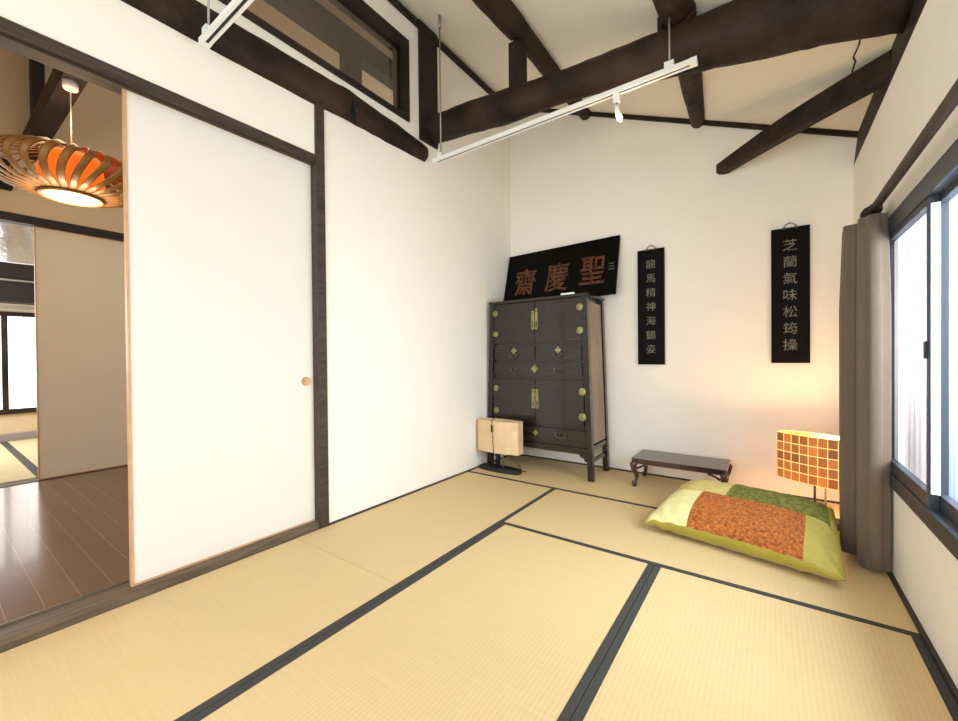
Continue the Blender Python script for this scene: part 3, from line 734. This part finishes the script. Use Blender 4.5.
# ------------------------------------------------------------------ low table
tb = root('low_table', 'small low dark red wooden table with cabriole legs against the back wall', 'table', (-.55, 3.365, 0))
tx0, tx1, ty0, ty1, tz = -.865, -.240, 3.19, 3.535, .218
pts = [(tx0+.012, ty0), (tx1-.012, ty0), (tx1, ty0+.012), (tx1, ty1-.012), (tx1-.012, ty1), (tx0+.012, ty1), (tx0, ty1-.012), (tx0, ty0+.012)]
MB().prism(pts, 'z', tz-.018, tz).build('table_top', M['table'], tb, bevel=.005)
b = MB()
b.box(tx0+.02, tx1-.02, ty0+.014, ty0+.026, tz-.042, tz-.017); b.box(tx0+.02, tx1-.02, ty1-.026, ty1-.014, tz-.042, tz-.017)
b.box(tx0+.014, tx0+.026, ty0+.02, ty1-.02, tz-.042, tz-.017); b.box(tx1-.026, tx1-.014, ty0+.02, ty1-.02, tz-.042, tz-.017)
b.build('apron', M['table'], tb)
for sx in (-1, 1):
    for sy in (-1, 1):
        X = tx0+.03 if sx < 0 else tx1-.03; Y = ty0+.03 if sy < 0 else ty1-.03
        b = MB(); ox = lambda a: X + sx*a; oy = lambda a: Y + sy*a
        b.tube([(ox(.004), oy(.004), tz-.018), (ox(.018), oy(.018), tz-.05), (ox(.014), oy(.014), .13), (ox(-.002), oy(-.002), .085), (ox(.002), oy(.002), .045), (ox(.014), oy(.014), .028), (ox(.010), oy(.010), .003)],
               [.022, .026, .021, .015, .013, .018, .016], 10)
        b.build('leg', M['table'], tb)
        b = MB(); b.tube([(ox(-.01), oy(.012), .14), (ox(-.05), oy(.014), .165), (ox(-.085), oy(.012), tz-.045)], [.008, .007, .010], 8); b.build('corner_bracket', M['table'], tb)

# ------------------------------------------------------------------ cushions
def cushion(cx, cy, ang, lx, ly, th, tiltx, z, fmat, mats, name, nu=130, nv=84, pinch=.06):
    bm = bmesh.new()
    grid = {}
    rnd = random.Random(5)
    for side in (1, -1):
        for i in range(nu+1):
            for j in range(nv+1):
                u = -1 + 2*i/nu; v = -1 + 2*j/nv
                edge = (i in (0, nu) or j in (0, nv))
                if edge and side == -1: grid[(side, i, j)] = grid[(1, i, j)]; continue
                px = u * lx/2 * (1 - .052*(v+1)**2) * (1 - pinch * (1 - abs(v)**2)*abs(u)**3); py = v * ly/2 * (1 - pinch*1.4 * (1 - abs(u)**2)*abs(v)**3)
                hgt = th/2 * ((1 - u**4) ** .55) * ((1 - abs(v)**3) ** .6) if not edge else 0
                wr = .004 * math.sin(13*u + 5*v) * math.sin(9*v - 4*u) * (1 - u*u) * (1 - v*v)
                wr += .0035 * math.sin(31*u + 9*v + 2*math.sin(7*v)) * (abs(u)**3 + abs(v)**4) * (0 if edge else 1)
                if not edge and fmat(u, v, side) in (3, 4): wr += rnd.uniform(0, .005)
                zz = side * hgt * (1.0 if side > 0 else .8) + wr
                grid[(side, i, j)] = bm.verts.new((px, py, zz))
    for side in (1, -1):
        for i in range(nu):
            for j in range(nv):
                q = [grid[(side, i, j)], grid[(side, i+1, j)], grid[(side, i+1, j+1)], grid[(side, i, j+1)]]
                if side < 0: q = q[::-1]
                try: f = bm.faces.new(q)
                except ValueError: continue
                f.smooth = True
                u = -1 + 2*(i+.5)/nu; v = -1 + 2*(j+.5)/nv
                f.material_index = fmat(u, v, side)
    bmesh.ops.transform(bm, verts=bm.verts, matrix=Matrix.Translation((cx, cy, z)) @ Matrix.Rotation(ang, 4, 'Z') @ Matrix.Rotation(tiltx, 4, 'X'))
    for v in bm.verts:
        if v.co.z < .004: v.co.z = .004
    b = MB(); b.bm.free(); b.bm = bm
    return b.build(name, mats, origin=(cx, cy, 0))
def patch(u, v, side):
    if side < 0: return 0
    if v < -.95: return 0
    if u < -.47: return 1 if v < .04 else 2
    if u < -.20 and v >= .04: return 2
    if u < .66 and v < .04: return 3
    if u < .90 and v >= .04: return 4
    return 5
c1 = cushion(-.118, 2.592, -.19, .865, .53, .22, .28, .118, patch, [M['cush_yel'], M['cush_cream'], M['cush_tan'], M['cush_brown'], M['cush_green'], M['cush_lime']], 'patchwork_cushion', pinch=.05)
tag(c1, 'large patchwork cushion of cream, rust, green and mustard fabric on the tatami', 'cushion')
c2 = cushion(-.09, 2.975, -.16, .76, .34, .15, 0, .07, lambda u, v, s: 0, [M['rust_silk']], 'floor_cushion', 30, 20, .03)
tag(c2, 'rust brown silk floor cushion behind the patchwork cushion', 'cushion')

# ------------------------------------------------------------------ curtain and pole
cr = root('curtain', 'taupe curtain drawn to the corner beside the window', 'curtain', (.37, 2.62, 0))
b = MB()
path0 = [(.432, 2.535), (.385, 2.515), (.335, 2.57), (.36, 2.63), (.415, 2.64), (.40, 2.67), (.335, 2.655), (.285, 2.68), (.33, 2.72), (.40, 2.73), (.41, 2.76), (.345, 2.765), (.295, 2.80)]
def catmull(P, n):
    out = []
    for i in range(len(P)-1):
        p0 = P[max(i-1, 0)]; p1 = P[i]; p2 = P[i+1]; p3 = P[min(i+2, len(P)-1)]
        for k in range(n):
            t = k/n
            out.append(tuple(.5*((2*p1[a]) + (-p0[a]+p2[a])*t + (2*p0[a]-5*p1[a]+4*p2[a]-p3[a])*t*t + (-p0[a]+3*p1[a]-3*p2[a]+p3[a])*t**3) for a in (0, 1)))
    out.append(P[-1]); return out
pp = catmull(path0, 8)
NZ = 24; rows = []
for k in range(NZ+1):
    t = k/NZ; z = .022 + (1.625-.022)*t
    row = []
    for (qi, (x, y)) in enumerate(pp):
        # gathered a little at the top
        f = 1 - .16 * max(0, (t-.75)/.25)
        xx = .37 + (x-.37)*f; xx += .007*math.sin(qi*1.15); yy = 2.62 + (y-2.62)*(1 + .0*t) + .02*math.sin(t*3)*(y-2.62)*2
        row.append(b.bm.verts.new((xx, yy, z)))
    rows.append(row)
for k in range(NZ):
    for i in range(len(pp)-1):
        f = b.bm.faces.new([rows[k][i], rows[k][i+1], rows[k+1][i+1], rows[k+1][i]]); f.smooth = True
o = b.build('cloth', M['curtain'], cr)
md = o.modifiers.new('thickness', 'SOLIDIFY'); md.thickness = .003
pr = root('curtain_pole', 'brown round curtain pole with end knob above the window', 'curtain pole', (.385, 1.5, 1.655))
MB().tube([(.385, YF, 1.655), (.385, 2.60, 1.655)], .017, 14).build('pole', M['wood_y'], pr)
b = MB(); b.tube([(.385, 2.595, 1.655), (.385, 2.61, 1.655), (.385, 2.64, 1.655), (.385, 2.665, 1.655)], [.02, .034, .036, .012], 16); b.build('end_knob', M['wood'], pr)
for yy in (1.0,): MB().box(.385, XR, yy-.012, yy+.012, 1.64, 1.665).build('bracket', M['wood'], pr)
for i, yy in enumerate((2.53, 2.56, 2.585)):
    b = MB(); b.tube([(.385 + .024*math.cos(a), yy, 1.648 + .026*math.sin(a)) for a in [2*PI*k/14 for k in range(15)]], .003, 6); b.build('curtain_ring', M['dark_metal'], pr)

# ------------------------------------------------------------------ outside the window
tag(MB().box(2.2, 2.35, -2.0, 9.0, -2.0, 5.0).build('neighbour_wall', M['outside']), 'pale neighbouring wall outside the window', 'building')
def drape(y0, y1, x, n, m, label):
    b = MB(); pts = [(x + .010*math.sin(i*.75) + .004*math.sin(i*2.1), y0 + (y1-y0)*i/n) for i in range(n+1)]
    vr = [[b.bm.verts.new((p[0], p[1], z)) for p in pts] for z in (.40, 1.56)]
    for i in range(n):
        f = b.bm.faces.new([vr[0][i], vr[0][i+1], vr[1][i+1], vr[1][i]]); f.smooth = True
    o = b.build('pleated_sheet', m); tag(o, label, 'curtain')
    md = o.modifiers.new('thickness', 'SOLIDIFY'); md.thickness = .002
drape(2.43, 2.84, .545, 50, M['sheer'], 'pale pink pleated sheet standing in for the curtain reflected in the left window pane')  # sheet added outside, imitates the room curtain's reflection in the glass
drape(2.12, 2.27, .545, 20, M['lavender'], 'pale lavender drape seen through the right window pane')
